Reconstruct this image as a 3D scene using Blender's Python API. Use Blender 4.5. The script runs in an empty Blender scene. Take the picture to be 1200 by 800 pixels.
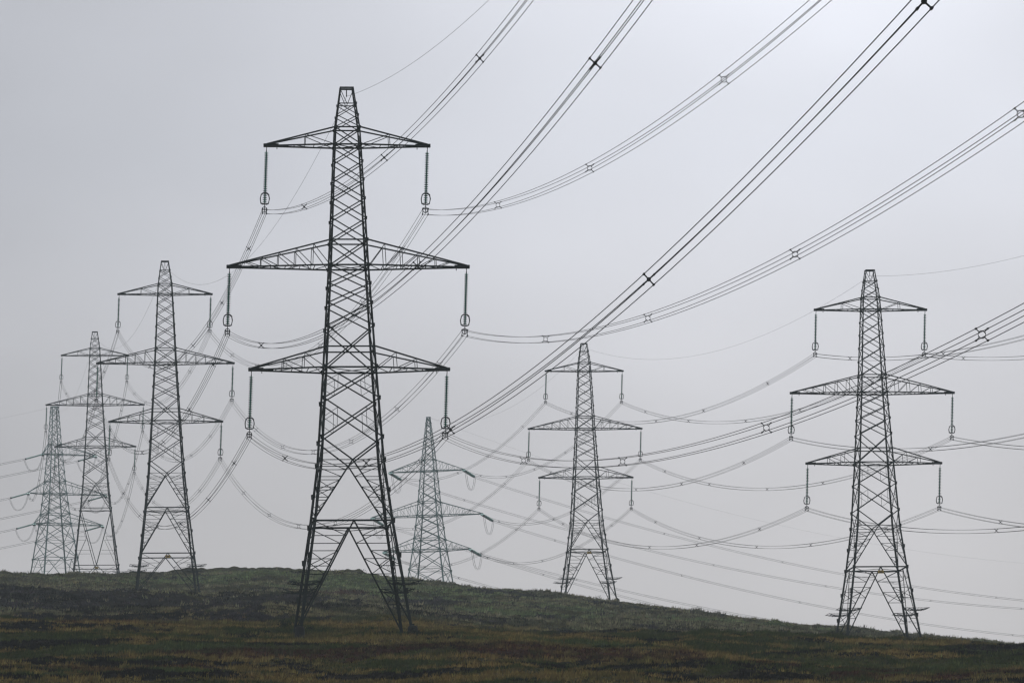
import bpy, math, random
import numpy as np
from mathutils import Vector, Matrix

S = bpy.context.scene
COL = S.collection
random.seed(7)
RNG = np.random.default_rng(11)

# ------------------------------------------------------------------ camera
PITCH, ROLL, FPX = math.radians(7.366), math.radians(0.803), 6700.0
cam_d = bpy.data.cameras.new('camera'); cam = bpy.data.objects.new('camera', cam_d); COL.objects.link(cam)
cam_d.sensor_width = 36.0; cam_d.lens = FPX / 1200 * 36
cam_d.clip_start = 0.5; cam_d.clip_end = 30000
cam.matrix_world = Matrix.Rotation(math.pi / 2 + PITCH, 4, 'X') @ Matrix.Rotation(-ROLL, 4, 'Z')
S.camera = cam

# ------------------------------------------------------------------ light and exposure
SUN_EL, SUN_AZ = math.radians(38), math.radians(14)      # azimuth from +Y (view axis) towards +X
sun_dir = Vector((math.sin(SUN_AZ) * math.cos(SUN_EL), math.cos(SUN_AZ) * math.cos(SUN_EL), math.sin(SUN_EL)))
sd = bpy.data.lights.new('sun', 'SUN'); sd.energy = 1.2; sd.angle = math.radians(25); sd.color = (1, .96, .9)
so = bpy.data.objects.new('sun', sd); COL.objects.link(so); so.rotation_euler = sun_dir.to_track_quat('Z', 'Y').to_euler()
so.location = (60, 100, 300)

W = bpy.data.worlds.new('World'); S.world = W; W.use_nodes = True
nt = W.node_tree; nt.nodes.clear()
def N(t, **k):
    n = nt.nodes.new(t)
    for a, b in k.items(): setattr(n, a, b)
    return n
def math_(op, a, b=None, c=None):
    n = N('ShaderNodeMath', operation=op)
    for i, v in enumerate((a, b, c)):
        if v is None: continue
        if isinstance(v, (int, float)): n.inputs[i].default_value = v
        else: nt.links.new(v, n.inputs[i])
    return n.outputs[0]
tc = N('ShaderNodeTexCoord')
sky = N('ShaderNodeTexSky', sky_type='NISHITA'); sky.sun_disc = False
sky.sun_elevation = SUN_EL; sky.sun_rotation = SUN_AZ; sky.air_density = 1.2; sky.dust_density = 3
nz = N('ShaderNodeTexNoise'); nz.inputs['Scale'].default_value = 7; nz.inputs['Detail'].default_value = 3.5; nz.inputs['Roughness'].default_value = .42
mp = N('ShaderNodeMapping'); mp.inputs['Scale'].default_value = (1, 1, 2.0); mp.inputs['Location'].default_value = (3.1, 1.7, .4)
nt.links.new(tc.outputs['Generated'], mp.inputs[0]); nt.links.new(mp.outputs[0], nz.inputs['Vector'])
sep = N('ShaderNodeSeparateXYZ'); nt.links.new(tc.outputs['Generated'], sep.inputs[0])
def dotdir(v):
    n = N('ShaderNodeVectorMath', operation='DOT_PRODUCT'); nt.links.new(tc.outputs['Generated'], n.inputs[0]); n.inputs[1].default_value = v
    return n.outputs['Value']
# thin bright cloud low over the hill, under the hidden sun; thicker, darker cloud elsewhere
az, el = math.radians(3.2), math.radians(12.5)
bright = dotdir((math.sin(az) * math.cos(el), math.cos(az) * math.cos(el), math.sin(el)))
ang = math_('ARCCOSINE', math_('MINIMUM', bright, 0.99999))             # radians from the bright patch
g1 = math_('EXPONENT', math_('MULTIPLY', math_('POWER', math_('DIVIDE', ang, .080), 2), -1))
g2 = math_('EXPONENT', math_('MULTIPLY', math_('POWER', math_('DIVIDE', ang, .5), 2), -1))
lum = math_('ADD', math_('MULTIPLY', g1, .60), math_('ADD', math_('MULTIPLY', g2, .18), .335))
lum = math_('MULTIPLY', lum, math_('ADD', math_('MULTIPLY', math_('SUBTRACT', nz.outputs['Fac'], .5), .8), 1.0))
zb = N('ShaderNodeMapRange'); nt.links.new(sep.outputs['Z'], zb.inputs['Value']); zb.inputs['From Min'].default_value = .23; zb.inputs['From Max'].default_value = .8
lum = math_('MULTIPLY', lum, math_('ADD', math_('MULTIPLY', zb.outputs[0], 1.7), 1.0))   # zenith brighter than the horizon, as under any overcast
warm = N('ShaderNodeMapRange'); nt.links.new(sep.outputs['Z'], warm.inputs['Value'])
warm.inputs['From Min'].default_value = .055; warm.inputs['From Max'].default_value = .16
cm = N('ShaderNodeMix', data_type='RGBA'); nt.links.new(warm.outputs[0], cm.inputs['Factor'])
cm.inputs['A'].default_value = (1.02, .982, .998, 1); cm.inputs['B'].default_value = (.945, .973, 1.07, 1)
vs = N('ShaderNodeVectorMath', operation='SCALE'); nt.links.new(cm.outputs['Result'], vs.inputs[0])
nt.links.new(math_('MULTIPLY', lum, 10.0), vs.inputs['Scale'])
mx = N('ShaderNodeMix', data_type='RGBA'); mx.inputs['Factor'].default_value = .97
nt.links.new(sky.outputs[0], mx.inputs['A']); nt.links.new(vs.outputs[0], mx.inputs['B'])
bg = N('ShaderNodeBackground'); bg.inputs['Strength'].default_value = .1
nt.links.new(mx.outputs['Result'], bg.inputs['Color'])
wo = N('ShaderNodeOutputWorld'); nt.links.new(bg.outputs[0], wo.inputs['Surface'])

S.view_settings.view_transform = 'Standard'; S.view_settings.look = 'None'
S.view_settings.exposure = 0; S.view_settings.gamma = 1; S.view_settings.use_curve_mapping = False
S.render.engine = 'CYCLES'
S.cycles.max_bounces = 5; S.cycles.volume_bounces = 1; S.cycles.transparent_max_bounces = 8
S.cycles.filter_width = 1.35
S.cycles.use_denoising = True; S.cycles.denoiser = 'OPENIMAGEDENOISE'; S.cycles.denoising_input_passes = 'RGB_ALBEDO_NORMAL'; S.cycles.denoising_prefilter = 'ACCURATE'

# ------------------------------------------------------------------ helpers
def tag(o, label=None, cat=None, group=None, kind=None):
    if label: o['label'] = label
    if cat: o['category'] = cat
    if group: o['group'] = group
    if kind: o['kind'] = kind
    return o
def empty(name, loc, rz=0.0, parent=None):
    o = bpy.data.objects.new(name, None); COL.objects.link(o); o.location = loc; o.rotation_euler = (0, 0, rz)
    o.empty_display_size = 1.0; o.parent = parent
    return o
def link(name, mesh, parent=None):
    o = bpy.data.objects.new(name, mesh); COL.objects.link(o); o.parent = parent
    return o
def copy_tree(o, parent=None):
    c = o.copy(); COL.objects.link(c); c.parent = parent
    for ch in o.children: copy_tree(ch, c)
    return c
class MB:
    """collects boxes, bars and tubes of one part"""
    def __init__(s): s.v = []; s.f = []; s.k = 0
    def bar(s, p, q, w, h, up=None, shift=(0, 0, 0)):
        p = Vector(p); q = Vector(q); d = q - p
        if d.length < 1e-6: return
        d.normalize(); up = Vector(up) if up is not None else Vector((0, 0, 1))
        if abs(d.dot(up)) > .98: up = Vector((1, 0, 0)) if abs(d.x) < .9 else Vector((0, 1, 0))
        a = d.cross(up).normalized(); b = a.cross(d).normalized(); sh = Vector(shift)
        n = len(s.v)
        for e in (p, q):
            for i, j in ((-1, -1), (1, -1), (1, 1), (-1, 1)): s.v.append(e + sh + a * (i * w / 2) + b * (j * h / 2))
        s.f += [(n, n+3, n+2, n+1), (n+4, n+5, n+6, n+7)] + [(n+i, n+(i+1) % 4, n+4+(i+1) % 4, n+4+i) for i in range(4)]
    def angle(s, p, q, u, v, w, t=.02):
        """L-section: flanges along unit vectors u and v from the heel line p-q"""
        p = Vector(p); q = Vector(q); u = Vector(u); v = Vector(v); n = len(s.v)
        prof = [(0, 0), (w, 0), (w, t), (t, t), (t, w), (0, w)]
        for e in (p, q):
            for a, b in prof: s.v.append(e + u * a + v * b)
        s.f += [tuple(n+i for i in range(6)), tuple(n+6+i for i in reversed(range(6)))] + [(n+i, n+6+i, n+6+(i+1) % 6, n+(i+1) % 6) for i in range(6)]
    def box(s, c, sx, sy, sz, rz=0):
        s.bar(Vector(c) - Vector((0, 0, sz/2)), Vector(c) + Vector((0, 0, sz/2)), sx, sy, up=(0, 1, 0)) if rz == 0 else None
    def tube(s, pts, r, n=6, closed=False):
        pts = [Vector(p) for p in pts]; m = len(pts); base = len(s.v)
        for i, p in enumerate(pts):
            a = pts[(i-1) % m] if (closed or i > 0) else p; b = pts[(i+1) % m] if (closed or i < m-1) else p
            d = (b - a).normalized(); up = Vector((0, 0, 1))
            if abs(d.z) > .95: up = Vector((0, 1, 0))
            x = d.cross(up).normalized(); y = x.cross(d)
            for j in range(n):
                t = 2*math.pi*j/n; s.v.append(p + x*(r*math.cos(t)) + y*(r*math.sin(t)))
        for i in range(m if closed else m-1):
            k = (i+1) % m
            for j in range(n):
                s.f.append((base+i*n+j, base+i*n+(j+1) % n, base+k*n+(j+1) % n, base+k*n+j))
        if not closed:
            s.f += [tuple(base+j for j in reversed(range(n))), tuple(base+(m-1)*n+j for j in range(n))]
    def lathe(s, prof, n=12, axis=None, origin=(0, 0, 0)):
        """prof: (radius, height) list around the local z axis; axis: direction that z maps to"""
        q = Vector((0, 0, 1)).rotation_difference(Vector(axis)) if axis is not None else None
        base = len(s.v); o = Vector(origin)
        for r, z in prof:
            for j in range(n):
                t = 2*math.pi*j/n; v = Vector((r*math.cos(t), r*math.sin(t), z))
                s.v.append(o + (q @ v if q else v))
        for i in range(len(prof)-1):
            for j in range(n):
                s.f.append((base+i*n+j, base+i*n+(j+1) % n, base+(i+1)*n+(j+1) % n, base+(i+1)*n+j))
        s.f += [tuple(base+j for j in reversed(range(n))), tuple(base+(len(prof)-1)*n+j for j in range(n))]
    def mesh(s, name, mat):
        m = bpy.data.meshes.new(name); m.from_pydata([tuple(v) for v in s.v], [], s.f); m.materials.append(mat); m.update()
        return m
    def build(s, name, mat, parent=None): return link(name, s.mesh(name, mat), parent)

def mat_noise(name, c1, c2, rough=.6, metal=0.0, scale=2.0, spec=.3, detail=5):
    m = bpy.data.materials.new(name); m.use_nodes = True; t = m.node_tree; b = t.nodes['Principled BSDF']
    n = t.nodes.new('ShaderNodeTexNoise'); n.inputs['Scale'].default_value = scale; n.inputs['Detail'].default_value = detail
    g = t.nodes.new('ShaderNodeTexCoord'); t.links.new(g.outputs['Object'], n.inputs['Vector'])
    r = t.nodes.new('ShaderNodeMapRange'); r.inputs['From Min'].default_value = .35; r.inputs['From Max'].default_value = .65
    t.links.new(n.outputs['Fac'], r.inputs['Value'])
    x = t.nodes.new('ShaderNodeMix'); x.data_type = 'RGBA'; t.links.new(r.outputs[0], x.inputs['Factor'])
    x.inputs['A'].default_value = (*c1, 1); x.inputs['B'].default_value = (*c2, 1)
    t.links.new(x.outputs['Result'], b.inputs['Base Color'])
    b.inputs['Roughness'].default_value = rough; b.inputs['Metallic'].default_value = metal; b.inputs['Specular IOR Level'].default_value = spec
    return m
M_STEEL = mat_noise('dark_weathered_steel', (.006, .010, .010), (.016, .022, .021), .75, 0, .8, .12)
M_STEEL_HAZED = mat_noise('green_hazed_steel', (.09, .15, .145), (.13, .20, .19), .75, 0, .8, .12)  # greenish far towers, lightened so distance haze is put into their colour
M_GLASS = mat_noise('green_insulator_glaze', (.012, .13, .090), (.02, .16, .11), .35, 0, 3, .3)
M_GLASS_P = mat_noise('pale_green_insulator_glaze', (.20, .38, .34), (.26, .45, .40), .4, 0, 3, .3)
M_FIT = mat_noise('dark_fitting_iron', (.03, .035, .035), (.05, .055, .055), .6, .2, 3, .2)
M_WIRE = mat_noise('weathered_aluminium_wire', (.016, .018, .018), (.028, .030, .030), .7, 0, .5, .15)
M_CONC = mat_noise('footing_concrete', (.010, .010, .009), (.018, .017, .015), .9, 0, 3, .2)
M_SIGN = mat_noise('yellow_sign_enamel', (.34, .22, .03), (.40, .26, .04), .5, 0, 4)
M_SIGNB = mat_noise('black_sign_print', (.02, .02, .02), (.03, .03, .03), .6, 0, 4)

# ------------------------------------------------------------------ terrain height
def px_dir(px, py):
    X, Y = px - 600, 400 - py; c, s = math.cos(ROLL), math.sin(ROLL)
    X, Y = X*c + Y*s, -X*s + Y*c
    u, v = X/FPX, Y/FPX; cp, sp = math.cos(PITCH), math.sin(PITCH)
    return u, cp - v*sp, sp + v*cp
COLS = np.array([-300, 0, 110, 200, 290, 430, 520, 620, 700, 800, 900, 1030, 1200, 1500], float)
PROFILE = {   # survey of the hill: sight-line heights along 14 bearings at each distance
 380: [832]*14,
 430: [803]*14,
 475: [772, 772, 772, 773, 774, 775, 776, 778, 779, 780, 781, 783, 786, 790],
 518: [745, 744, 744, 743, 742, 741.5, 744, 750, 754, 756, 758, 760, 764, 770],
 560: [732, 732, 732, 731, 731, 733, 737, 741, 743, 744, 745, 749, 757, 765],
 600: [726, 726, 726, 725, 725, 726, 730, 734, 735, 735, 737, 743, 752, 762],
 635: [719, 719, 719, 719, 719, 722, 732, 743, 746, 747, 748, 754, 764, 774],
 675: [714, 714, 714, 714, 714, 717, 726, 736, 742, 744, 747, 755, 767, 776],
 761: [700, 702, 703, 705, 705, 711, 719, 726, 729, 733, 738, 748.5, 763, 775],
 914: [683, 684, 686, 690, 687, 692, 699, 708, 714, 722, 732, 745, 762, 778],
 1000: [675, 675, 676, 677, 673, 680, 689, 698, 706, 717, 729, 742, 760, 776],
 1098: [668, 668, 669, 668, 664, 671, 680, 691, 702, 713, 726, 740, 757, 775],
 1180: [673, 673, 673, 673, 672, 679, 687, 699, 711, 720, 735, 750, 768, 785],
 1280: [692, 692, 694, 692, 690, 694, 700, 712, 722, 735, 750, 765, 785, 800],
 1438: [690, 690, 691, 695, 700, 711, 720, 728, 738, 755, 770, 785, 805, 830],
 1630: [682, 678, 680, 690, 710, 730, 745, 760, 775, 790, 805, 820, 835, 860],
 1820: [735, 730, 735, 750, 770, 790, 800, 810, 820, 830, 840, 850, 860, 861],
 2500: [960]*14, 4600: [1180]*14}
_low = np.array([5, 5, 6, 6, 4, 5, 8, 9, 9, 11, 10, 9, 6, 4.])
for _d, _k in ((914, .5), (1000, .9), (1098, 1), (1180, 1)): PROFILE[_d] = list(np.array(PROFILE[_d]) + _low*_k)
_nr = np.array([0, 0, 0, 0, 0, 0, 1, 3, 4, 5, 7, 8, 4, 3.])
for _d in (518, 560, 600): PROFILE[_d] = list(np.array(PROFILE[_d]) + _nr + 1)
def hermite(xk, yk, x):
    """smooth monotone-limited interpolation; yk (n, ...) over knots xk"""
    h = np.diff(xk); dl = (yk[1:] - yk[:-1]) / h[:, None]
    m = np.zeros_like(yk); m[0] = dl[0]; m[-1] = dl[-1]
    a, b = dl[:-1], dl[1:]
    m[1:-1] = np.where(a*b > 0, 2*a*b/(a+b+1e-12*np.sign(a+b)), 0)
    i = np.clip(np.searchsorted(xk, x) - 1, 0, len(xk)-2)
    return i, (x - xk[i]) / h[i], h[i], m
AZ = np.array([px_dir(c, 740)[0]/px_dir(c, 740)[1] for c in COLS])
DK = np.array([-1500., -300., 0., 90., 164., 260., 320.] + [float(k) for k in PROFILE])
ZT = np.zeros((len(DK), len(COLS)))
ZT[0] = -30; ZT[1] = -12; ZT[2] = -1.7; ZT[3] = 4.2; ZT[4] = 9.7; ZT[5] = 16.5; ZT[6] = 20.6
for r, (d, ys) in enumerate(PROFILE.items()):
    for c in range(14):
        u, fy, fz = px_dir(COLS[c], ys[c]); ZT[7+r, c] = fz/fy*d
_ag = np.linspace(AZ[0], AZ[-1], 200)
_i, _t, _h, _m = hermite(AZ, ZT.T.copy(), _ag)
_t = _t[:, None]; _h = _h[:, None]; _y = ZT.T
ZA = ((2*_t**3-3*_t**2+1)*_y[_i] + (_t**3-2*_t**2+_t)*_h*_m[_i] + (-2*_t**3+3*_t**2)*_y[_i+1] + (_t**3-_t**2)*_h*_m[_i+1]).T   # (D,200)
_dm = hermite(DK, ZA, np.array([0.]))[3]
def base_h(x, y):
    x = np.asarray(x, float); y = np.asarray(y, float)
    a = np.clip(x/np.maximum(y, 350), AZ[0], AZ[-1]); fa = (a - AZ[0])/(AZ[-1]-AZ[0])*199; ia = np.clip(fa.astype(int), 0, 198); ta = fa - ia
    yc = np.clip(y, DK[0], DK[-1]); i = np.clip(np.searchsorted(DK, yc)-1, 0, len(DK)-2); h = DK[i+1]-DK[i]; t = (yc-DK[i])/h
    out = 0
    for k, w in ((ia, 1-ta), (ia+1, ta)):
        out = out + w*((2*t**3-3*t**2+1)*ZA[i, k] + (t**3-2*t**2+t)*h*_dm[i, k] + (-2*t**3+3*t**2)*ZA[i+1, k] + (t**3-t**2)*h*_dm[i+1, k])
    return out
def vnoise(x, y, seed=0):
    xi = np.floor(x).astype(np.int64); yi = np.floor(y).astype(np.int64); fx = x-xi; fy = y-yi
    fx = fx*fx*(3-2*fx); fy = fy*fy*(3-2*fy)
    def hsh(a, b):
        n = (a*374761393 + b*668265263 + seed*974634777) & 0xffffffff
        n = ((n ^ (n >> 13))*1274126177) & 0xffffffff
        return ((n ^ (n >> 16)) & 0xffffff)/float(0xffffff)*2-1
    return (hsh(xi, yi)*(1-fx)+hsh(xi+1, yi)*fx)*(1-fy) + (hsh(xi, yi+1)*(1-fx)+hsh(xi+1, yi+1)*fx)*fy

# ------------------------------------------------------------------ pylon positions (x, y, top height, yaw)
#        x        y        base z   yaw
POS = {
 'A0': (24.48, 100.0, 9.11, .103),
 'A': (-14.9, 518.6, 40.7, .103), 'B': (-55.9, 914.3, 82.0, .104), 'C': (-94.2, 1280.4, 119.0, .105),
 'D': (-131.6, 1630.4, 143.7, .45),
 'E0': (78.56, 446.7, 32.5, .10),
 'E': (48.2, 761.0, 57.3, .101), 'F': (13.9, 1098.4, 91.35, .102), 'G': (-21.45, 1438.4, 116.9, -.25),
 'G2': (210.0, 1816.0, 109.3, -.6), 'D2': (-420.0, 1650.0, 105.0, 1.5)}
FOOT = {'A0': 0, 'A': -.4, 'B': -4.2, 'C': -9.0, 'D': 0, 'E': -.3, 'F': -.3, 'G': 0, 'E0': 0}
_corr = [(k, POS[k][0], POS[k][1], POS[k][2]+FOOT[k]-float(base_h(POS[k][0], POS[k][1]))) for k in FOOT]
def height(x, y, fine=True):
    x = np.asarray(x, float); y = np.asarray(y, float)
    z = base_h(x, y); near = np.ones_like(z)
    for k, cx, cy, dz in _corr:
        g = np.exp(-((x-cx)**2+(y-cy)**2)/(2*(8.0 if k == 'A0' else 16.0)**2)); z = z + dz*g; near = near*(1-.75*g)
    far = np.clip((y-640)/200, 0, 1)
    z = z + near*(vnoise(x/34, y/52, 1)*(.75+.5*far) + vnoise(x/15, y/24, 2)*(.38+.25*far) + vnoise(x/6.5, y/9, 3)*(.34+.2*far))
    if fine:
        z = z + near*(vnoise(x/2.8, y/3.2, 4)*(.24+.22*far) + vnoise(x/1.2, y/1.3, 5)*.14*(1+far) + vnoise(x/.5, y/.6, 6)*.04)
    return z

# vegetation cover: 0 = grass, 1 = heather (dark), 2 = russet, 3 = fresh green; patches laid out on the ground (x, y, rx, ry)
HEATHER_AND_SHADE = [(-36, 665, 34, 44), (-62, 745, 40, 55), (-20, 700, 20, 36), (-46, 606, 26, 10), (-44, 472, 11, 6), (-33, 464, 12, 5), (-46, 500, 16, 8),
           (-24, 499, 6, 4), (-19, 497, 5, 3), (2, 452, 26, 4), (46, 518, 18, 9), (54, 560, 14, 18), (40, 592, 22, 7), (22, 597, 20, 6), (4, 604, 12, 4), (-52, 548, 18, 14),
           (-12, 868, 18, 12), (-30, 925, 16, 9), (12, 960, 26, 9), (2, 800, 22, 10), (26, 705, 26, 9), (-42, 445, 12, 3), (-10, 436, 14, 4), (24, 440, 18, 4), (-30, 430, 12, 4), (-2, 740, 9, 9), (28, 500, 16, 3), (12, 540, 8, 3)]  # patches nearest the camera also put foreground shade into dark heather
RUSSET = [(-8, 481, 22, 6), (8, 474, 20, 6), (22, 466, 22, 6), (-22, 486, 8, 4), (-30, 455, 14, 4), (-30, 905, 14, 6), (-44, 575, 10, 6), (36, 452, 16, 5)]
GREEN = [(-42, 1025, 34, 60), (-20, 965, 24, 36), (-5, 885, 14, 22), (10, 820, 20, 18), (28, 850, 22, 14), (-28, 437, 10, 5), (38, 480, 22, 8), (42, 540, 14, 8), (-33, 488, 8, 5), (8, 505, 12, 3)]
def mask(x, y, L, seed):
    wob = vnoise(x/7, y/11, seed)*.42 + vnoise(x/2.2, y/4, seed+1)*.32 + vnoise(x/.9, y/1.4, seed+2)*.18
    m = np.full(np.shape(x), -9.0)
    for cx, cy, rx, ry in L: m = np.maximum(m, 1-np.sqrt(((x-cx)/rx)**2+((y-cy)/ry)**2))
    return np.clip((m + wob)*4.0 + .25, 0, 1)
def cover(x, y):
    h = mask(x, y, HEATHER_AND_SHADE, 20); r = mask(x, y, RUSSET, 30); g = mask(x, y, GREEN, 40)
    speck = np.clip((vnoise(x/6, y/7, 50) + vnoise(x/2.2, y/3, 51)*.5 - .5)*3, 0, 1)
    return np.maximum(h, speck*.75), r, g

# ------------------------------------------------------------------ ground sheet
def build_ground():
    ys = np.concatenate([np.linspace(-1400, 380, 70)[:-1], np.linspace(380, 405, 14)[:-1], np.linspace(405, 640, 620)[:-1], np.linspace(640, 1125, 640)[:-1],
                         np.linspace(1125, 1300, 90)[:-1], np.linspace(1300, 1900, 110)[:-1], np.linspace(1900, 4500, 50)])
    uf = np.linspace(-.098, .098, 860)
    gy = np.maximum(ys, 400)
    uo = (np.linspace(0, 1, 50)[1:])**2.2
    X = []
    for g in gy:
        e = .098*g; o = e + uo*(3200-e); X.append(np.concatenate([-o[::-1], uf*g, o]))
    X = np.array(X); Y = np.repeat(ys[:, None], X.shape[1], 1)
    Z = height(X, Y); nr, nc = X.shape
    co = np.stack([X, Y, Z], -1).reshape(-1, 3).astype(np.float32)
    idx = np.arange(nr*nc).reshape(nr, nc)
    q = np.stack([idx[:-1, :-1], idx[:-1, 1:], idx[1:, 1:], idx[1:, :-1]], -1).reshape(-1, 4).astype(np.int32)
    m = bpy.data.meshes.new('ground')
    m.vertices.add(len(co)); m.vertices.foreach_set('co', co.ravel())
    m.loops.add(q.size); m.loops.foreach_set('vertex_index', q.ravel())
    m.polygons.add(len(q)); m.polygons.foreach_set('loop_start', np.arange(0, q.size, 4, dtype=np.int32))
    m.update(calc_edges=True)
    m.polygons.foreach_set('use_smooth', np.ones(len(q), bool))
    h, r, g = cover(co[:, 0].astype(float), co[:, 1].astype(float))
    at = m.attributes.new('cover', 'FLOAT_COLOR', 'POINT')
    at.data.foreach_set('color', np.stack([h, r, g, np.ones_like(h)], 1).astype(np.float32).ravel())
    mt = bpy.data.materials.new('moor_soil'); mt.use_nodes = True; t = mt.node_tree; b = t.nodes['Principled BSDF']
    A = t.nodes.new('ShaderNodeAttribute'); A.attribute_name = 'cover'
    sp = t.nodes.new('ShaderNodeSeparateColor'); t.links.new(A.outputs['Color'], sp.inputs[0])
    g0 = t.nodes.new('ShaderNodeTexCoord')
    n1 = t.nodes.new('ShaderNodeTexNoise'); n1.inputs['Scale'].default_value = .8; n1.inputs['Detail'].default_value = 8; n1.inputs['Roughness'].default_value = .7
    t.links.new(g0.outputs['Object'], n1.inputs['Vector'])
    mr = t.nodes.new('ShaderNodeMapRange'); mr.inputs['From Min'].default_value = .35; mr.inputs['From Max'].default_value = .65; t.links.new(n1.outputs['Fac'], mr.inputs['Value'])
    def mix(f, a, bb):
        x = t.nodes.new('ShaderNodeMix'); x.data_type = 'RGBA'
        t.links.new(f, x.inputs['Factor'])
        for s_, v in (('A', a), ('B', bb)):
            if isinstance(v, tuple): x.inputs[s_].default_value = (*v, 1)
            else: t.links.new(v, x.inputs[s_])
        return x.outputs['Result']
    c = mix(mr.outputs[0], (.014, .014, .007), (.040, .036, .015))
    c = mix(sp.outputs[2], c, (.030, .040, .016))
    c = mix(sp.outputs[1], c, (.034, .016, .010))
    c = mix(sp.outputs[0], c, (.014, .012, .010))
    t.links.new(c, b.inputs['Base Color']); b.inputs['Roughness'].default_value = 1; b.inputs['Specular IOR Level'].default_value = 0
    m.materials.append(mt)
    tag(link('ground', m), 'open moorland hill of rough grass and heather', None, None, 'structure')
build_ground()

# ------------------------------------------------------------------ ground cover (nobody could count it): one object per kind
def tri_object(name, label, tris, cols, cat):
    n = len(tris)
    m = bpy.data.meshes.new(name); m.vertices.add(n*3); m.vertices.foreach_set('co', tris.astype(np.float32).ravel())
    m.loops.add(n*3); m.loops.foreach_set('vertex_index', np.arange(n*3, dtype=np.int32))
    m.polygons.add(n); m.polygons.foreach_set('loop_start', np.arange(0, n*3, 3, dtype=np.int32)); m.update(calc_edges=True)
    at = m.attributes.new('tint', 'FLOAT_COLOR', 'POINT')
    at.data.foreach_set('color', np.repeat(np.concatenate([cols, np.ones((n, 1))], 1), 3, 0).astype(np.float32).ravel())
    mt = bpy.data.materials.new(name + '_leaf'); mt.use_nodes = True; t = mt.node_tree; b = t.nodes['Principled BSDF']
    A = t.nodes.new('ShaderNodeAttribute'); A.attribute_name = 'tint'; t.links.new(A.outputs['Color'], b.inputs['Base Color'])
    b.inputs['Roughness'].default_value = .95; b.inputs['Specular IOR Level'].default_value = .02
    m.materials.append(mt)
    return tag(link(name, m), label, cat, None, 'stuff')
def scatter(n, y0, y1, keep):
    y = np.sqrt(RNG.uniform(y0**2, y1**2, n)); x = RNG.uniform(-.097, .097, n)*y
    k = keep(x, y) > RNG.uniform(0, 1, n); return x[k], y[k]
def clumps(x, y, blades, hgt, spread, width, sink=.05, lean=.35):
    n = len(x); z = height(x, y)
    X = np.repeat(x, blades); Y = np.repeat(y, blades); Z = np.repeat(z, blades); H = np.repeat(hgt, blades)*RNG.uniform(.45, 1.1, n*blades); m = len(X)
    a = RNG.uniform(0, 2*np.pi, m); r = spread*np.sqrt(RNG.uniform(0, 1, m)); bx = X+r*np.cos(a); by = Y+r*np.sin(a)
    w = width*RNG.uniform(.6, 1.4, m); t = RNG.uniform(-.6, .6, m)
    L = RNG.uniform(-lean, lean, m)*H + .12*H
    dx, dy = np.cos(t)*w/2, np.sin(t)*w/2
    p0 = np.stack([bx-dx, by-dy, Z-sink], 1); p1 = np.stack([bx+dx, by+dy, Z-sink], 1)
    p2 = np.stack([bx+L+r*np.cos(a)*.4, by+RNG.uniform(-lean, lean, m)*H, Z+H], 1)
    return np.stack([p0, p1, p2], 1)
def tints(base, n, blades, var=.3):
    c = base*np.exp(RNG.normal(-.04, .28, (n, 1)))*(1+RNG.normal(0, .04, (n, 3))); c = np.repeat(c, blades, 0)*RNG.uniform(.75, 1.25, (n*blades, 1))
    return np.clip(c, .003, .3)
def grass_colour(x, y):
    g = np.clip(mask(x, y, GREEN, 40) + vnoise(x/9, y/14, 60)*.35, 0, 1)[:, None]; r = mask(x, y, RUSSET, 30)[:, None]
    tawny = np.array([.200, .140, .046]); olive = np.array([.040, .050, .013]); green = np.array([.062, .078, .025])
    k = np.clip(.45+1.5*vnoise(x/11, y/7, 61)+.7*vnoise(x/3.2, y/3, 62), 0, 1)[:, None]
    far = np.clip((np.asarray(y)-598+vnoise(x/6, y/20, 63)*14)/26, 0, 1)[:, None]     # bleached bent grass grows higher up the hill
    c = tawny*k + olive*(1-k); c = c*(1-g)+green*g
    c = c*(1-far*.8) + (np.array([.175, .170, .105])*(.45+.75*k)*(1-g*.6) + np.array([.155, .205, .082])*g*.75)*far*.8
    return c*(1-.5*r) + np.array([.045, .022, .013])*.5*r
def far_fade(y): return 1.0
def build_cover():
    T, Cc = [], []
    keepg = lambda x, y: np.clip(1.05 - cover(x, y)[0]*1.0 - cover(x, y)[1]*.6, 0.03, 1)
    x, y = scatter(112000, 405, 640, keepg); b = 7
    T.append(clumps(x, y, b, RNG.uniform(.14, .44, len(x))*(1+.75*vnoise(x/1.8, y/2.2, 70)), .24, .085)); Cc.append(tints(grass_colour(x, y), len(x), b))
    x, y = scatter(85000, 640, 1125, keepg); b = 6
    T.append(clumps(x, y, b, RNG.uniform(.22, .6, len(x))*(1+.5*vnoise(x/4, y/6, 71)), .38, .15)); Cc.append(tints(grass_colour(x, y), len(x), b))
    tri_object('moor_grass', 'rough tawny and green moor grass covering the hill', np.concatenate(T), np.concatenate(Cc), 'grass')
    T, Cc = [], []
    keeph = lambda x, y: np.clip(np.maximum(cover(x, y)[0], cover(x, y)[1]*.8), 0, 1)
    for n, y0, y1, s, b in ((76000, 405, 640, 1.0, 9), (60000, 640, 1125, 1.7, 7)):
        x, y = scatter(n, y0, y1, keeph)
        r = mask(x, y, RUSSET, 30)[:, None]; c = np.array([.010, .008, .006])*(1-r) + np.array([.046, .018, .010])*r
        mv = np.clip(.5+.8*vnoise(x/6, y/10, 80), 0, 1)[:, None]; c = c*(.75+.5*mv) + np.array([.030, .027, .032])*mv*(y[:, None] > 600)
        T.append(clumps(x, y, b, RNG.uniform(.14, .34, len(x))*s**.7, .28*s, .12*s, lean=.9)); Cc.append(tints(c, len(x), b))
    tri_object('heather', 'dark brown and russet heather in patches between the grass', np.concatenate(T), np.concatenate(Cc), 'heather')
build_cover()

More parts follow.
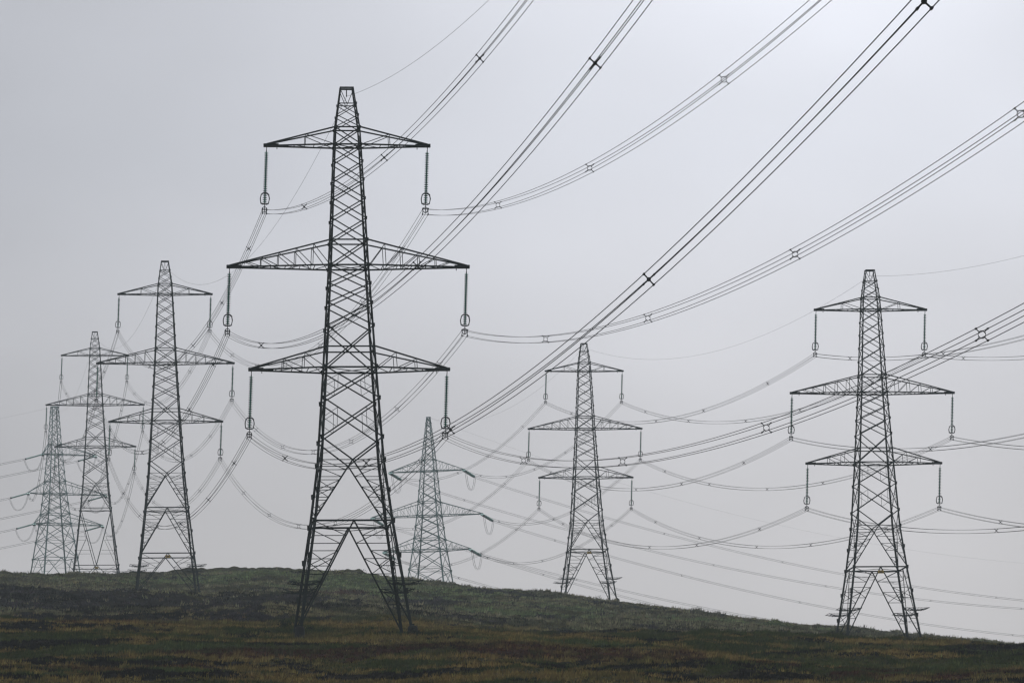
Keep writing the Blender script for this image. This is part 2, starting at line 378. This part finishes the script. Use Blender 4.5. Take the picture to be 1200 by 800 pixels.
# ------------------------------------------------------------------ shrubs one can tell apart
def shrub(x, y, w, h, label, n=520):
    z = float(height(np.array([x]), np.array([y]), False)[0]); root = empty('shrub', (x, y, z-.05)); tag(root, label, 'shrub', 'dark shrubs on the moor')
    st = MB(); f = MB()
    for i in range(9):
        a = random.uniform(0, 6.28); r = random.uniform(.2, .9)
        p = [(0, 0, 0), (r*w*.25*math.cos(a), r*w*.2*math.sin(a), h*.4), (r*w*.45*math.cos(a), r*w*.4*math.sin(a), h*random.uniform(.6, .9))]
        st.tube(p, .025, 5)
    for i in range(n):
        a = random.uniform(0, 6.28); r = math.sqrt(random.random()); zz = random.uniform(0, 1)
        k = math.sqrt(max(0, 1-zz*zz*.9))*(.82+.3*math.sin(a*3+w*7))
        c = Vector((r*k*w/2*math.cos(a), r*k*w/2.4*math.sin(a), zz*h*(.85+.25*math.sin(a*2+1)))); s_ = random.uniform(.06, .13)
        d = Vector((random.uniform(-1, 1), random.uniform(-1, 1), random.uniform(-.4, 1))).normalized(); e = d.cross(Vector((random.uniform(-1, 1), .3, random.uniform(-1, 1)))).normalized()
        b_ = len(f.v); f.v += [c, c+d*s_+e*s_*.5, c+d*s_*2, c+d*s_-e*s_*.5]; f.f.append((b_, b_+1, b_+2, b_+3))
    st.build('stem', M_TWIG, root); f.build('foliage', M_SHRUB, root)
M_TWIG = mat_noise('brown_twigs', (.03, .022, .015), (.05, .035, .02), .9, 0, 5)
M_SHRUB = mat_noise('dark_shrub_leaves', (.010, .016, .008), (.022, .030, .012), .9, 0, 2, .05)
def at_px(px, d): u, fy, fz = px_dir(px, 720); return u/fy*d, d
for px, d, w, h, lab in ((486, 512, 1.7, .8, 'low dark shrub beside the right foot of the nearest pylon'),
                         (334, 545, 2.2, 1.0, 'rounded dark shrub on the grass left of the nearest pylon'),
                         (425, 1092, 3.0, 1.6, 'small dark shrub on the skyline just right of the nearest pylon\'s left leg'),
                         (701, 1088, 2.6, 1.3, 'dark shrub on the ridge between the legs of the second pylon from the right'),
                         (548, 1090, 2.4, 1.1, 'low shrub on the skyline right of the pale pylon')):
    X_, Y_ = at_px(px, d); shrub(X_, Y_, w, h, lab)

# ------------------------------------------------------------------ pylons
def hw_fn(tab):
    zs = [a for a, b in tab]; ws = [b for a, b in tab]
    return lambda z: float(np.interp(z, zs, ws))/2
class Lattice:
    def __init__(s, hw): s.hw = hw; s.n = 0
    def P(s, face, t, z):
        """point on a face: t from -1 to 1 across, z height"""
        h = s.hw(z); x, y = t*h, -h
        for _ in range(face): x, y = -y, x
        return Vector((x, y, z))
    def nrm(s, face): return (Vector((0, -1, 0)), Vector((1, 0, 0)), Vector((0, 1, 0)), Vector((-1, 0, 0)))[face]
    def brace(s, mb, face, t0, z0, t1, z1, w):
        s.n += 1; nm = s.nrm(face)
        mb.bar(s.P(face, t0, z0), s.P(face, t1, z1), w, w*.55, up=nm, shift=nm*(-.03 - .011*(s.n % 6)))
    def xpanel(s, mb, z0, z1, w):
        for f in range(4):
            s.brace(mb, f, -1, z0, 1, z1, w); s.brace(mb, f, 1, z0, -1, z1, w)
    def ring(s, mb, z, w, plan=True, faces=range(4)):
        for f in faces: s.brace(mb, f, -1, z, 1, z, w)
        if plan:
            h = s.hw(z)-.05; mb.bar((-h, -h, z-.03), (h, h, z-.03), w*.7, w*.4); mb.bar((-h, h, z-.09), (h, -h, z-.09), w*.7, w*.4)
    def legs(s, zs, w0, w1, mat, root, mats=None):
        z0, z1 = zs[0], zs[-1]
        for sx, sy in ((-1, -1), (1, -1), (1, 1), (-1, 1)):
            mb = MB()
            for a, b in zip(zs[:-1], zs[1:]):
                w = w0+(w1-w0)*((a-z0)/(z1-z0)); ha, hb = s.hw(a), s.hw(b)
                mb.angle((sx*ha, sy*ha, a), (sx*hb, sy*hb, b+.002), (-sx, 0, 0), (0, -sy, 0), w, .035)
                if b-a > .9:   # splice and gusset plates
                    g = w*1.0; mb.bar((sx*(ha-.02), sy*(ha+.012), a-g), (sx*(ha-.0), sy*(ha+.012), a+g), w*1.15, .02, up=(0, 1, 0))
                    mb.bar((sx*(ha+.012), sy*(ha-.02), a-g), (sx*(ha+.012), sy*(ha), a+g), .02, w*1.15, up=(0, 1, 0))
            mb.build('leg', mat, root)
def crossarm(lat, side, zl, zu, L, nv, mat, root, chord=.15, tip_drop=0):
    """one half of a crossarm: two bottom chords, two top chords, bracing and a tip plate"""
    mb = MB(); hl, hu = lat.hw(zl), lat.hw(zu); ty = .16
    def low(t, sy): return Vector((side*(hl+(L-hl)*t), sy*(hl+(ty-hl)*t), zl))
    def upp(t, sy): return Vector((side*(hu+(L-hu)*t), sy*(hu+(ty-hu)*t), zu+(zl+.16-zu)*t))
    for sy in (-1, 1):
        mb.bar(low(0, sy), low(1, sy), chord, chord*.9); mb.bar(upp(0, sy), upp(1, sy), chord*.92, chord*.82)
        st = [i/(nv+1)*.86 for i in range(nv+2)]
        for i in range(1, nv+1):
            o = Vector((0, sy*.012*(i % 2), 0))
            mb.bar(low(st[i], sy)+o, upp(st[i], sy)+o, .06, .05, up=(0, 1, 0))
            mb.bar(upp(st[i], sy), low(st[i-1], sy), .065, .05, up=(0, 1, 0))
        if nv >= 3: mb.bar(upp(st[nv+1]*.98, sy), low(st[nv], sy), .06, .05, up=(0, 1, 0))
    k = max(3, nv+2); ts = [i/k*.88 for i in range(k+1)]
    for i in range(k):
        sy = 1 if i % 2 else -1
        mb.bar(low(ts[i], sy)+Vector((0, 0, -.02)), low(ts[i+1], -sy)+Vector((0, 0, -.02)), .07, .05)
        mb.bar(low(ts[i+1], 1)+Vector((0, 0, .03)), low(ts[i+1], -1)+Vector((0, 0, .03)), .06, .05)
    # tip plates and lug
    mb.bar((side*(L-1.1), 0, zl+.05), (side*(L+.28), 0, zl+.05), ty*2+.1, .30)
    mb.bar((side*(L-2.0), 0, zl-.02), (side*(L-.9), 0, zl+.0), ty*2-.04, .16)
    mb.bar((side*(L-.0), 0, zl-.1), (side*(L-.0), 0, zl-.36), .12, .06); mb.bar((side*(L-.95), 0, zl-.05), (side*(L-.95), 0, zl-.30), .14, .06)
    mb.build('crossarm', mat, root)
def redundants(lat, mb, zt, zb, n, w):
    """K panel of one level: inverted V from the middle of the face at zt to the legs at zb, with ladders of small members"""
    for f in range(4):
        for sd_ in (-1, 1):
            lat.brace(mb, f, 0, zt, sd_, zb, w)
            zs = [zt+(zb-zt)*(i/(n+1)) for i in range(n+2)]
            def tv(z):     # position of the V on the face at height z
                return sd_*((zt-z)/(zt-zb))*lat.hw(zb)/lat.hw(z)
            for i in range(1, n+1):
                lat.brace(mb, f, tv(zs[i]), zs[i], sd_, zs[i], w*.5)
                lat.brace(mb, f, tv(zs[i]), zs[i], sd_, zs[i-1] if i % 2 else zs[i+1], w*.5)
def vpanel(lat, mb, zt, zb, w):
    """V from the legs at zt down to the middle of the face at zb"""
    for f in range(4):
        for sd_ in (-1, 1): lat.brace(mb, f, sd_, zt, 0, zb, w)
def climbing_guard(lat, z, sx, sy, mat, root):
    mb = MB(); h = lat.hw(z); cx, cy = sx*h, sy*h
    for r, dz in ((.75, 0), (1.15, .10), (1.5, .22)):
        pts = [Vector((cx+i*r, cy+j*r, z+dz)) for i, j in ((-1, -1), (1, -1), (1, 1), (-1, 1))]
        for a in range(4):
            mb.bar(pts[a], pts[(a+1) % 4], .035, .035)
            for q in range(7):
                p = pts[a].lerp(pts[(a+1) % 4], (q+.5)/7); mb.bar(p-Vector((.06, .05, .07)), p+Vector((.06, .05, .07)), .018, .018)
    for i, j in ((-1, -1), (1, -1), (1, 1), (-1, 1)): mb.bar((cx, cy, z-.05), (cx+i*1.52, cy+j*1.52, z+.24), .07, .07)
    mb.build('climbing_guard', mat, root)
def footings(lat, zb, root):
    for sx, sy in ((-1, -1), (1, -1), (1, 1), (-1, 1)):
        mb = MB(); h = lat.hw(zb)
        mb.lathe([(.5, -2.2), (.45, -.1), (.36, .08), (.05, .14)], 10, origin=(sx*h, sy*h, zb)); mb.build('footing', M_CONC, root)
def sign(lat, z, root):
    s_ = empty_mesh = MB(); h = lat.hw(z); s_.bar((-.38, -h+.02, z+.1), (.38, -h+.02, z+.1), .05, .42, up=(0, 0, 1))
    o = s_.build('warning_sign', M_SIGN, root)
    m = MB(); m.bar((-.24, -h-.012, z+.08), (.24, -h-.012, z+.08), .008, .14, up=(0, 0, 1)); m.build('sign_print', M_SIGNB, o)
    return o

SUSP = {'t': (44.63, 46.25, 7.4), 'm': (33.40, 35.75, 10.88), 'b': (23.93, 25.85, 8.96)}
def suspension_pylon(ext):
    """ext 0: legs from the ring at 9.8 m straight to the ground; 1, 2: extra body panels below it"""
    tab = [(-12, 13.9), (0, 10.2), (9.8, 7.25), (15.4, 5.85), (24, 4.7), (33.4, 3.58), (44.6, 2.5), (46.3, 2.3), (50, 1.25)]
    if ext: tab = [(-12, 11.9), (-4, 10.2), (2.4, 8.6), (9.8, 6.95)] + tab[3:]
    hw = hw_fn(tab); lat = Lattice(hw); root = empty('pylon', (0, 0, 0)); br = MB(); zb = {0: 0, 1: -4.0, 2: -9.0}[ext]
    lv = [9.8, 12.6, 15.4, 17.5, 21.1, 24.0, 27.8, 29.9, 31.7, 33.4, 35.75, 37.75, 39.6, 41.35, 43.05, 44.63, 46.25, 47.4, 48.5, 50.0]
    low = {0: [zb, 3.3, 6.6], 1: [zb, -.8, 2.4, 6.0], 2: [zb, -6, -3.2, 1, 5.5]}[ext]
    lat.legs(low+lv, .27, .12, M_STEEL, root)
    # upper body
    for a, b, w in ((33.4, 35.75, .11), (44.63, 46.25, .10), (21.1, 24.0, .12), (17.5, 21.1, .12), (24.0, 27.8, .12), (27.8, 29.9, .115), (29.9, 31.7, .11), (31.7, 33.4, .11),
                    (35.75, 37.75, .105), (37.75, 39.6, .10), (39.6, 41.35, .10), (41.35, 43.05, .095), (43.05, 44.63, .095)): lat.xpanel(br, a, b, w)
    for k in 'tmb':
        zl, zu, L = SUSP[k]; lat.ring(br, zl, .15); lat.ring(br, zu, .13, plan=False)
    # small members in the two tall X panels
    for z0, z1 in ((17.5, 21.1), (21.1, 24.0)):
        for f in range(4):
            for sd_ in (-1, 1):
                zm = (z0+z1)/2; q = (z1-z0)/4
                lat.brace(br, f, sd_, zm, sd_*.5, zm+q, .045); lat.brace(br, f, sd_, zm, sd_*.5, zm-q, .045); lat.brace(br, f, sd_*.5, zm-q, sd_*.5, zm+q, .045)
    # waist: V down to the middle, inverted V down to the ring
    vpanel(lat, br, 17.5, 15.4, .13); lat.ring(br, 15.4, .075, plan=False); redundants(lat, br, 15.4, 9.8, 5, .13)
    lat.ring(br, 9.8, .17, plan=False)
    for f in range(4):   # plan diamond of the ring
        a = lat.P(f, 0, 9.7); b_ = lat.P((f+1) % 4, 0, 9.7); br.bar(a*.98, b_*.98, .08, .06)
    if ext == 0: redundants(lat, br, 9.8, 0.05, 6, .14)
    elif ext == 1:
        redundants(lat, br, 9.8, 2.4, 5, .13); lat.ring(br, 2.4, .17, plan=False); redundants(lat, br, 2.4, zb+.05, 3, .13)
    else:
        vpanel(lat, br, 9.8, -3.2, .14); lat.ring(br, -3.2, .16, plan=False)
        for f in range(4):
            for sd_ in (-1, 1): lat.brace(br, f, sd_, 3.3, sd_*.5, 3.3, .07); lat.brace(br, f, sd_, -3.0, sd_*.5, 3.3, .07); lat.brace(br, f, sd_, .2, sd_*.25, .2, .06)
        redundants(lat, br, -3.2, zb+.05, 3, .13)
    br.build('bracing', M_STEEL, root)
    for k in 'tmb':
        zl, zu, L = SUSP[k]
        for sd_ in (-1, 1): crossarm(lat, sd_, zl, zu, L, {'t': 1, 'm': 4, 'b': 2}[k], M_STEEL, root)
    pk = MB(); lat.xpanel(pk, 46.25, 47.4, .075); lat.xpanel(pk, 47.4, 48.5, .07); lat.ring(pk, 48.5, .09, plan=False); lat.ring(pk, 50, .14, plan=False)
    for f in range(4): lat.brace(pk, f, -1, 49.9, 0, 48.4, .06); lat.brace(pk, f, 1, 49.9, 0, 48.4, .06)
    pk.bar((-.6, 0, 49.95), (.6, 0, 49.95), .1, .1); pk.tube([(0, 0, 49.9), (0, 0, 49.35)], .045, 6); pk.bar((0, -.15, 49.3), (0, .15, 49.3), .08, .12)
    pk.build('peak', M_STEEL, root)
    for sx, sy in ((-1, -1), (1, -1), (1, 1), (-1, 1)): climbing_guard(lat, {0: 3.9, 1: .2, 2: -5}[ext], sx, sy, M_STEEL, root)
    footings(lat, zb, root)
    return root, lat

def strain_pylon(arms, top):
    """angle tower; arms = ((left, right) lengths for top, middle, low)"""
    tab = [(-3, 12.3), (0, 11.6), (8, 9.7), (16.2, 7.3), (24.95, 5.4), (36.3, 3.6), (39.2, 3.1), (50, top)]
    hw = hw_fn(tab); lat = Lattice(hw); root = empty('strain_pylon', (0, 0, 0)); br = MB(); m = M_STEEL_HAZED
    ZL = (36.3, 24.95, 16.2); ZU = (39.2, 28.5, 19.1)
    lv = [0, 6.3, 11.2, 16.2, 19.1, 22.1, 24.95, 28.5, 31.2, 33.8, 36.3, 39.2, 41.4, 43.4, 45.3, 47.0, 48.5, 50]
    lat.legs(lv, .36, .15, m, root)
    for a, b in zip(lv[1:-1], lv[2:]): lat.xpanel(br, a, b, .17 if a < 30 else .13)
    for zl, zu in zip(ZL, ZU): lat.ring(br, zl, .2); lat.ring(br, zu, .16, plan=False)
    lat.ring(br, 6.3, .18, plan=False); redundants(lat, br, 6.3, .05, 2, .16); lat.ring(br, 11.2, .1, plan=False)
    br.build('bracing', m, root)
    for (l, r), zl, zu, nv in zip(arms, ZL, ZU, (3, 5, 3)):
        crossarm(lat, -1, zl, zu, l, nv if l > 9 else 1, m, root, .19); crossarm(lat, 1, zl, zu, r, nv, m, root, .19)
    pk = MB(); lat.ring(pk, 50, .16, plan=False); lat.ring(pk, 48.5, .1, plan=False); pk.bar((-.6, 0, 50.05), (.6, 0, 50.05), .16, .16); pk.build('peak', m, root)
    footings(lat, 0, root)
    return root, lat, ZL

PNAME = {'A': 'nearest pylon', 'B': 'third pylon from the left', 'C': 'second pylon from the left', 'D': 'leftmost pylon', 'E': 'rightmost pylon',
         'F': 'second pylon from the right', 'G': 'pale pylon behind nearest', 'A0': 'pylon beside the camera'}
PLABEL = {'A': 'nearest and tallest black lattice pylon standing in the rough grass',
          'B': 'dark lattice pylon on the heather slope, third pylon from the left',
          'C': 'grey lattice pylon behind the crest, second from the left, overlapping the leftmost one',
          'D': 'leftmost and farthest-left pale strain pylon with slack jumper loops beside its arms',
          'E': 'rightmost dark lattice pylon with a yellow warning sign, at the low end of the ridge',
          'F': 'grey lattice pylon on the ridge slope, second pylon from the right',
          'G': 'pale blue-green strain pylon with jumper loops, behind the crest right of the nearest pylon',
          'A0': 'lattice pylon outside the frame, close to the right of the camera'}
rootA, latA = suspension_pylon(0)
roots = {'A': rootA}
for k in ('E', 'F', 'A0'): roots[k] = copy_tree(rootA)
roots['B'], latB = suspension_pylon(1); roots['C'], latC = suspension_pylon(2)
for k, lt, z in (('E', latA, 9.0), ('F', latA, 9.0), ('B', latB, 1.75), ('C', latC, -3.9)): sign(lt, z, roots[k])
ARMS = {'D': ((3.7, 12.5), (8.2, 15.6), (6.4, 14.55)), 'G': ((10.24, 9.1), (15.1, 13.7), (12.05, 10.5))}
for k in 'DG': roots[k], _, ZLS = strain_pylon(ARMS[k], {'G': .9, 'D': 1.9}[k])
for k, o in roots.items():
    o.location = POS[k][:3]; o.rotation_euler = (0, 0, POS[k][3]); tag(o, PLABEL[k], 'pylon', 'lattice pylons crossing the moor')

# ------------------------------------------------------------------ insulators
def disc_profile(length, n, R=.20, r=.065, gap=.0):
    pr = [(r, 0)]; s_ = length/n
    for i in range(n):
        z = i*s_; pr += [(r, z+s_*.10), (R, z+s_*.34), (R*.97, z+s_*.50), (r*1.3, z+s_*.7), (r, z+s_*.9)]
    return pr + [(r, length)]
SWAY = -.25/6.0
BS = .24     # half the spacing of a four-wire bundle (each circuit sets its own below)
def suspension_insulator(BS, proto={}):
    if BS not in proto:
        root = empty('insulator_string', (0, 0, 0))
        d = MB(); d.lathe([(a, -.45-4.75+z) for a, z in disc_profile(4.75, 23)], 10); d.build('disc_string', M_GLASS, root)
        h = MB(); h.tube([(0, 0, -.28), (0, 0, -.5)], .045, 6); h.build('hanger', M_FIT, root)
        for sgn, dx in ((1, 0), (-1, .0)):
            ar = MB(); pts = [(.05, sgn*.05, -5.3), (.16, sgn*.26, -5.3), (.34, sgn*.15, -5.24), (.42, sgn*.09, -4.8), (.34, sgn*.14, -4.42), (.15, sgn*.26, -4.28), (-.15, sgn*.26, -4.28), (-.34, sgn*.14, -4.42), (-.42, sgn*.09, -4.8), (-.34, sgn*.15, -5.24), (-.16, sgn*.26, -5.3), (-.05, sgn*.05, -5.3)]
            ar.tube(pts, .045, 6); ar.build('arcing_ring', M_FIT, root)
        y = MB()
        pts = [(.30*math.cos(t)*.8, 0, -5.82+.26*math.sin(t)) for t in [i*math.pi/5 for i in range(10)]]
        y.tube(pts, .04, 6, closed=True); y.bar((-BS, 0, -6+BS+.02), (BS, 0, -6+BS+.02), .07, .09); y.bar((0, 0, -5.15), (0, 0, -6.05), .07, .07); y.build('yoke_plate', M_FIT, root)
        for sx in (-1, 1):
            for sz in (-1, 1):
                c = MB(); c.bar((sx*BS, -.28, -6+sz*BS+.03), (sx*BS, .28, -6+sz*BS+.03), .09, .12); c.bar((sx*BS, 0, -6+sz*BS), (sx*BS, 0, -6+.24 if sz > 0 else -6+.26), .05, .05) if sz < 0 else None
                c.build('clamp', M_FIT, root)
        proto[BS] = root; return root
    return copy_tree(proto[BS])
WHICH = {'t': 'top', 'm': 'middle', 'b': 'lowest'}; SIDE = {'L': 'left', 'R': 'right'}
SGN = {'L': -1, 'R': 1}
def hang(k, a):
    x, y, z, yaw = POS[k]; zl, zu, L = SUSP[a[0]]; s_ = SGN[a[1]]
    return Vector((x+s_*L*math.cos(yaw), y+s_*L*math.sin(yaw), z+zl-.1))
def susp_end(k, a): return hang(k, a) + Vector((-.25, 0, -5.98))
def halfw(k, a): return (.19 if a[1] == 'L' else .25) if k in ('A', 'A0', 'B', 'C', 'D') else .20
ARMK = ('tL', 'tR', 'mL', 'mR', 'bL', 'bR')
for k in ('A', 'B', 'C', 'E', 'F', 'A0'):
    for a in ARMK:
        o = suspension_insulator(halfw(k, a)); o.location = hang(k, a); o.rotation_euler = (0, math.asin(.25/6), POS[k][3])
        tag(o, f'hanging insulator string at {SIDE[a[1]]} tip of {WHICH[a[0]]} crossarm, {PNAME[k]}', 'insulator', 'hanging insulator strings')

# ------------------------------------------------------------------ conductors
def span_pts(a, b, c, n=56):
    a = Vector(a); b = Vector(b); L = (b.xy - a.xy).length; out = []
    for i in range(n+1):
        t = i/n; p = a.lerp(b, t); p.z -= L*L/(2*c)*t*(1-t); out.append(p)
    return out, L
_sp = {}
def spacer_mesh(BS):
    if BS not in _sp:
        mb = MB(); ring = BS > .22; r = .165 if ring else .07
        if ring:
            pts = []
            for q in range(4):
                for e in (-.30, .30):
                    t = math.pi/4+q*math.pi/2+e*1.45; pts.append((r*math.cos(t)*1.0, 0, r*math.sin(t)*1.0))
            mb.tube(pts, .024, 6, closed=True)
        else: mb.lathe([(.04, -.04), (.08, -.03), (.08, .03), (.04, .04)], 10, axis=(0, 1, 0))
        w = .024 if ring else .029
        for sx in (-1, 1):
            for sz in (-1, 1):
                mb.tube([(sx*r*.72, 0, sz*r*.72), (sx*BS, 0, sz*BS)], w, 6); mb.tube([(sx*BS, -.10, sz*BS), (sx*BS, .10, sz*BS)], .045, 6)
        _sp[BS] = mb.mesh('spacer', M_FIT)
    return _sp[BS]
def bundle(a, b, c, spac, label, rad=.020, sides=5, BS=.20):
    """four conductors and their spacers in one span"""
    a = Vector(a); b = Vector(b); pts, L = span_pts(a, b, c)
    d = (b-a).xy.normalized(); nx = Vector((d.y, -d.x, 0)); ang_ = math.atan2(d.y, d.x) - math.pi/2
    root = empty('conductor_bundle', a); tag(root, label, 'power line', 'four-wire conductor bundles')
    for sx in (-1, 1):
        for sz in (-1, 1):
            mb = MB(); mb.tube([p - a + nx*(sx*BS) + Vector((0, 0, sz*BS)) for p in pts], rad, sides); mb.build('conductor', M_WIRE, root)
    for s_ in spac:
        if 4 < s_ < L-4:
            t = s_/L; p = a.lerp(b, t); p.z -= L*L/(2*c)*t*(1-t)
            o = link('spacer', spacer_mesh(BS), root); o.location = p - a
            o.rotation_euler = (0, random.uniform(-.05, .05), ang_)
def earth(a, b, c, label, rad=.013):
    pts, L = span_pts(a, b, c); a = Vector(a); mb = MB(); mb.tube([p - a for p in pts], rad, 5)
    o = mb.build('earth_wire', M_WIRE); o.location = a; tag(o, label, 'power line', 'single earth wires between pylon tops')
def peak(k): x, y, z, w = POS[k]; return Vector((x, y, z+49.25))
# per-arm details of the span that passes over the camera
SP0 = {'tR': [75, 144, 214], 'tL': [62, 151, 221], 'mR': [75, 144, 213, 281], 'mL': [62, 154, 225, 311], 'bR': [77, 147, 217, 284], 'bL': [60, 156, 221, 310, 372]}
SP_F = {'tR': [37, 98, 169, 228, 296], 'tL': [45, 105, 169, 227, 295], 'mL': [40, 104, 169, 226, 294], 'mR': [37, 98, 168, 227, 296], 'bL': [42, 106, 170, 228, 295], 'bR': [37, 98, 168, 226, 296]}
for a in ARMK:
    nm = f'{WHICH[a[0]]} {SIDE[a[1]]} arm tips'
    dx_, dz_ = {'tR': (-1.08, -1.71), 'tL': (.61, -1.01), 'mR': (-.34, 1.67), 'mL': (.07, -1.23), 'bR': (-1.11, 1.31), 'bL': (.15, .84)}[a]
    e0 = susp_end('A0', a) + Vector((dx_, 0, dz_))
    bundle(susp_end('A', a), e0, 2588, SP0[a] + ([355] if a != 'bL' else []), f'wire bundle rising overhead out of the frame from nearest pylon\'s {WHICH[a[0]]} {SIDE[a[1]]} arm tip', .017, 6, halfw('A', a))
    bundle(susp_end('B', a), susp_end('A', a), 2060, [67, 130, 192, 257, 322, 372], f'wire bundle from nearest pylon to third from the left, on {nm}', BS=halfw('A', a))
    bundle(susp_end('C', a), susp_end('B', a), 2100, [45, 105, 168, 230, 300], f'wire bundle between third and second pylons from the left, on {nm}', BS=halfw('A', a))
    bundle(susp_end('F', a), susp_end('E', a), 2300, SP_F[a], f'wire bundle between the two pylons furthest right, on {nm}')
    hE0 = susp_end('E0', a)
    sE = {'t': [30, 100, 160, 225, 280], 'm': [57, 110, 170, 230, 285], 'b': [45, 75, 140, 205, 265]}[a[0]]
    bundle(susp_end('E', a), hE0, 2270, sE, f'wire bundle leaving frame at right from rightmost pylon\'s {WHICH[a[0]]} {SIDE[a[1]]} arm tip')

def strain_tip(k, a):
    x, y, z, yaw = POS[k]; i = 'tmb'.index(a[0]); s_ = SGN[a[1]]; L = ARMS[k][i][0 if s_ < 0 else 1]
    return Vector((x+s_*L*math.cos(yaw), y+s_*L*math.sin(yaw), z+ZLS[i]-.12))
def strain_string(p, q, label):
    """pair of disc strings from arm tip p to the dead-end yoke q"""
    root = empty('strain_insulator', p); tag(root, label, 'insulator', 'strain insulator strings of the angle pylons')
    d = Vector(q)-Vector(p); L = d.length; u = d.normalized(); side_ = u.cross(Vector((0, 0, 1))).normalized()
    for s_ in (-1, 1):
        mb = MB(); mb.lathe([(a, z+.35) for a, z in disc_profile(L-.95, 22, .25, .11)], 8, axis=u, origin=side_*(s_*.24)); mb.build('disc_string', M_GLASS_P, root)
    y = MB(); y.bar(side_*-.3+u*.3, side_*.3+u*.3, .1, .06); y.bar(Vector((0, 0, 0)), u*.32, .08, .08)
    y.bar(side_*-.32+u*(L-.45), side_*.32+u*(L-.45), .12, .3); y.bar(u*(L-.4)+Vector((0, 0, -BS)), u*(L-.4)+Vector((0, 0, BS)), .08, .5); y.build('yoke_plate', M_FIT, root)
def jumper(p, q, sag, label, tipx):
    root = empty('jumper_loop', p); tag(root, label, 'jumper cable', 'jumper loops under the strain pylon arms')
    p = Vector(p); q = Vector(q); n = 18; d = (q-p); nx = Vector((d.y, -d.x, 0)).normalized()
    for sx in (-1, 1):
        for sz in (-1, 1):
            mb = MB(); pts = []
            for i in range(n+1):
                t = i/n; w = 1-abs(2*t-1)**2.6
                pts.append(d*t + nx*(sx*BS*.8) + Vector((0, 0, -sag*w + sz*BS*(1-.5*w))))
            mb.tube(pts, .02, 5); mb.build('conductor', M_WIRE, root)
def dirto(p, q, drop): d = Vector(q)-Vector(p); d.z = 0; d.normalize(); return d*5.3 + Vector((0, 0, -drop))
for k, prev, nxt, cin, cout in (('G', 'F', 'G2', 2200, 2700), ('D', 'C', 'D2', 2150, 2400)):
    gx, gy, gz, _ = POS[nxt]; px_, py_, pz_, _ = POS[k]
    dd = Vector((gx-px_, gy-py_)).normalized(); nn = Vector((dd.y, -dd.x))
    if k == 'D': nn = Vector((dd.y, -dd.x))
    for a in ARMK:
        i = 'tmb'.index(a[0]); tip = strain_tip(k, a); e_in = susp_end(prev, a)
        s_in = tip + dirto(tip, e_in, .9)
        off = SGN[a[1]]*(9.5, 14, 11)[i]
        end = Vector((gx+nn.x*off, gy+nn.y*off, gz+ZLS[i]))
        s_out = tip + dirto(tip, end, 1.35)
        where = f'{SIDE[a[1]]} tip of {WHICH[a[0]]} arm, {PNAME[k]}'
        strain_string(tip, s_in, f'near-side strain insulators at {where}'); strain_string(tip, s_out, f'{"right" if k=="G" else "left"}-pointing strain insulators at {where}')
        jumper(s_in, s_out, 3.9, f'slack jumper loop at {where}', tip)
        prevn = 'second from right' if k == 'G' else 'second from left'
        bundle(s_in, e_in, cin, [40, 104, 168, 232, 300], f'wire bundle, {WHICH[a[0]]} {SIDE[a[1]]} arms, from {"pale pylon behind nearest" if k=="G" else "leftmost pylon"} to {prevn}')
        bundle(s_out, end, cout, [30, 95, 160, 225, 290, 350, 410], f'distant wire bundle running {"right" if k=="G" else "left"} from {"pale" if k=="G" else "leftmost"} pylon\'s {WHICH[a[0]]} {SIDE[a[1]]} arm')
def topof(k): x, y, z, w = POS[k]; return Vector((x, y, z+50.0))
earth(peak('A'), peak('A0')+Vector((1.7, 0, 0)), 2733, 'thin single wire rising from the peak of the nearest pylon out of the frame')
earth(peak('B'), peak('A'), 2260, 'thin single wire between peaks of nearest pylon and third pylon from the left')
earth(peak('C'), peak('B'), 2300, 'thin single wire between peaks of the second and third pylons from the left')
earth(topof('D'), peak('C'), 2300, 'thin single wire between peaks of leftmost and second pylon from the left')
earth(peak('E'), peak('E0'), 2437, 'thin single wire leaving the frame at right from the rightmost pylon\'s peak')
earth(peak('F'), peak('E'), 2411, 'thin single wire between peaks of the two pylons furthest right')
earth(topof('G'), peak('F'), 2400, 'thin single wire between peaks of the pale pylon and second pylon from the right')
earth(topof('G'), topof('G2'), 2268, 'thin single wire descending right from the peak of the pale pylon')
earth(topof('D'), topof('D2'), 2400, 'thin single wire leaving the frame at left from the leftmost pylon\'s peak')

# ------------------------------------------------------------------ haze
def haze_box(x0, x1, y0, y1, z0, z1, dens):
    v = [(x, y, z) for z in (z0, z1) for y in (y0, y1) for x in (x0, x1)]
    f = [(0, 2, 3, 1), (4, 5, 7, 6), (0, 1, 5, 4), (2, 6, 7, 3), (0, 4, 6, 2), (1, 3, 7, 5)]
    m = bpy.data.meshes.new('haze'); m.from_pydata(v, [], f); mt = bpy.data.materials.new('haze_air'); mt.use_nodes = True; t = mt.node_tree; t.nodes.clear()
    p = t.nodes.new('ShaderNodeVolumePrincipled'); p.inputs['Density'].default_value = dens; p.inputs['Color'].default_value = (.82, .93, .97, 1); p.inputs['Anisotropy'].default_value = .2
    o = t.nodes.new('ShaderNodeOutputMaterial'); t.links.new(p.outputs[0], o.inputs['Volume']); m.materials.append(mt)
    tag(link('haze', m), 'thin pale haze in the air', None, None, 'stuff')
haze_box(-3260, 3260, -1460, 4560, -38, 205, 1.0e-4)
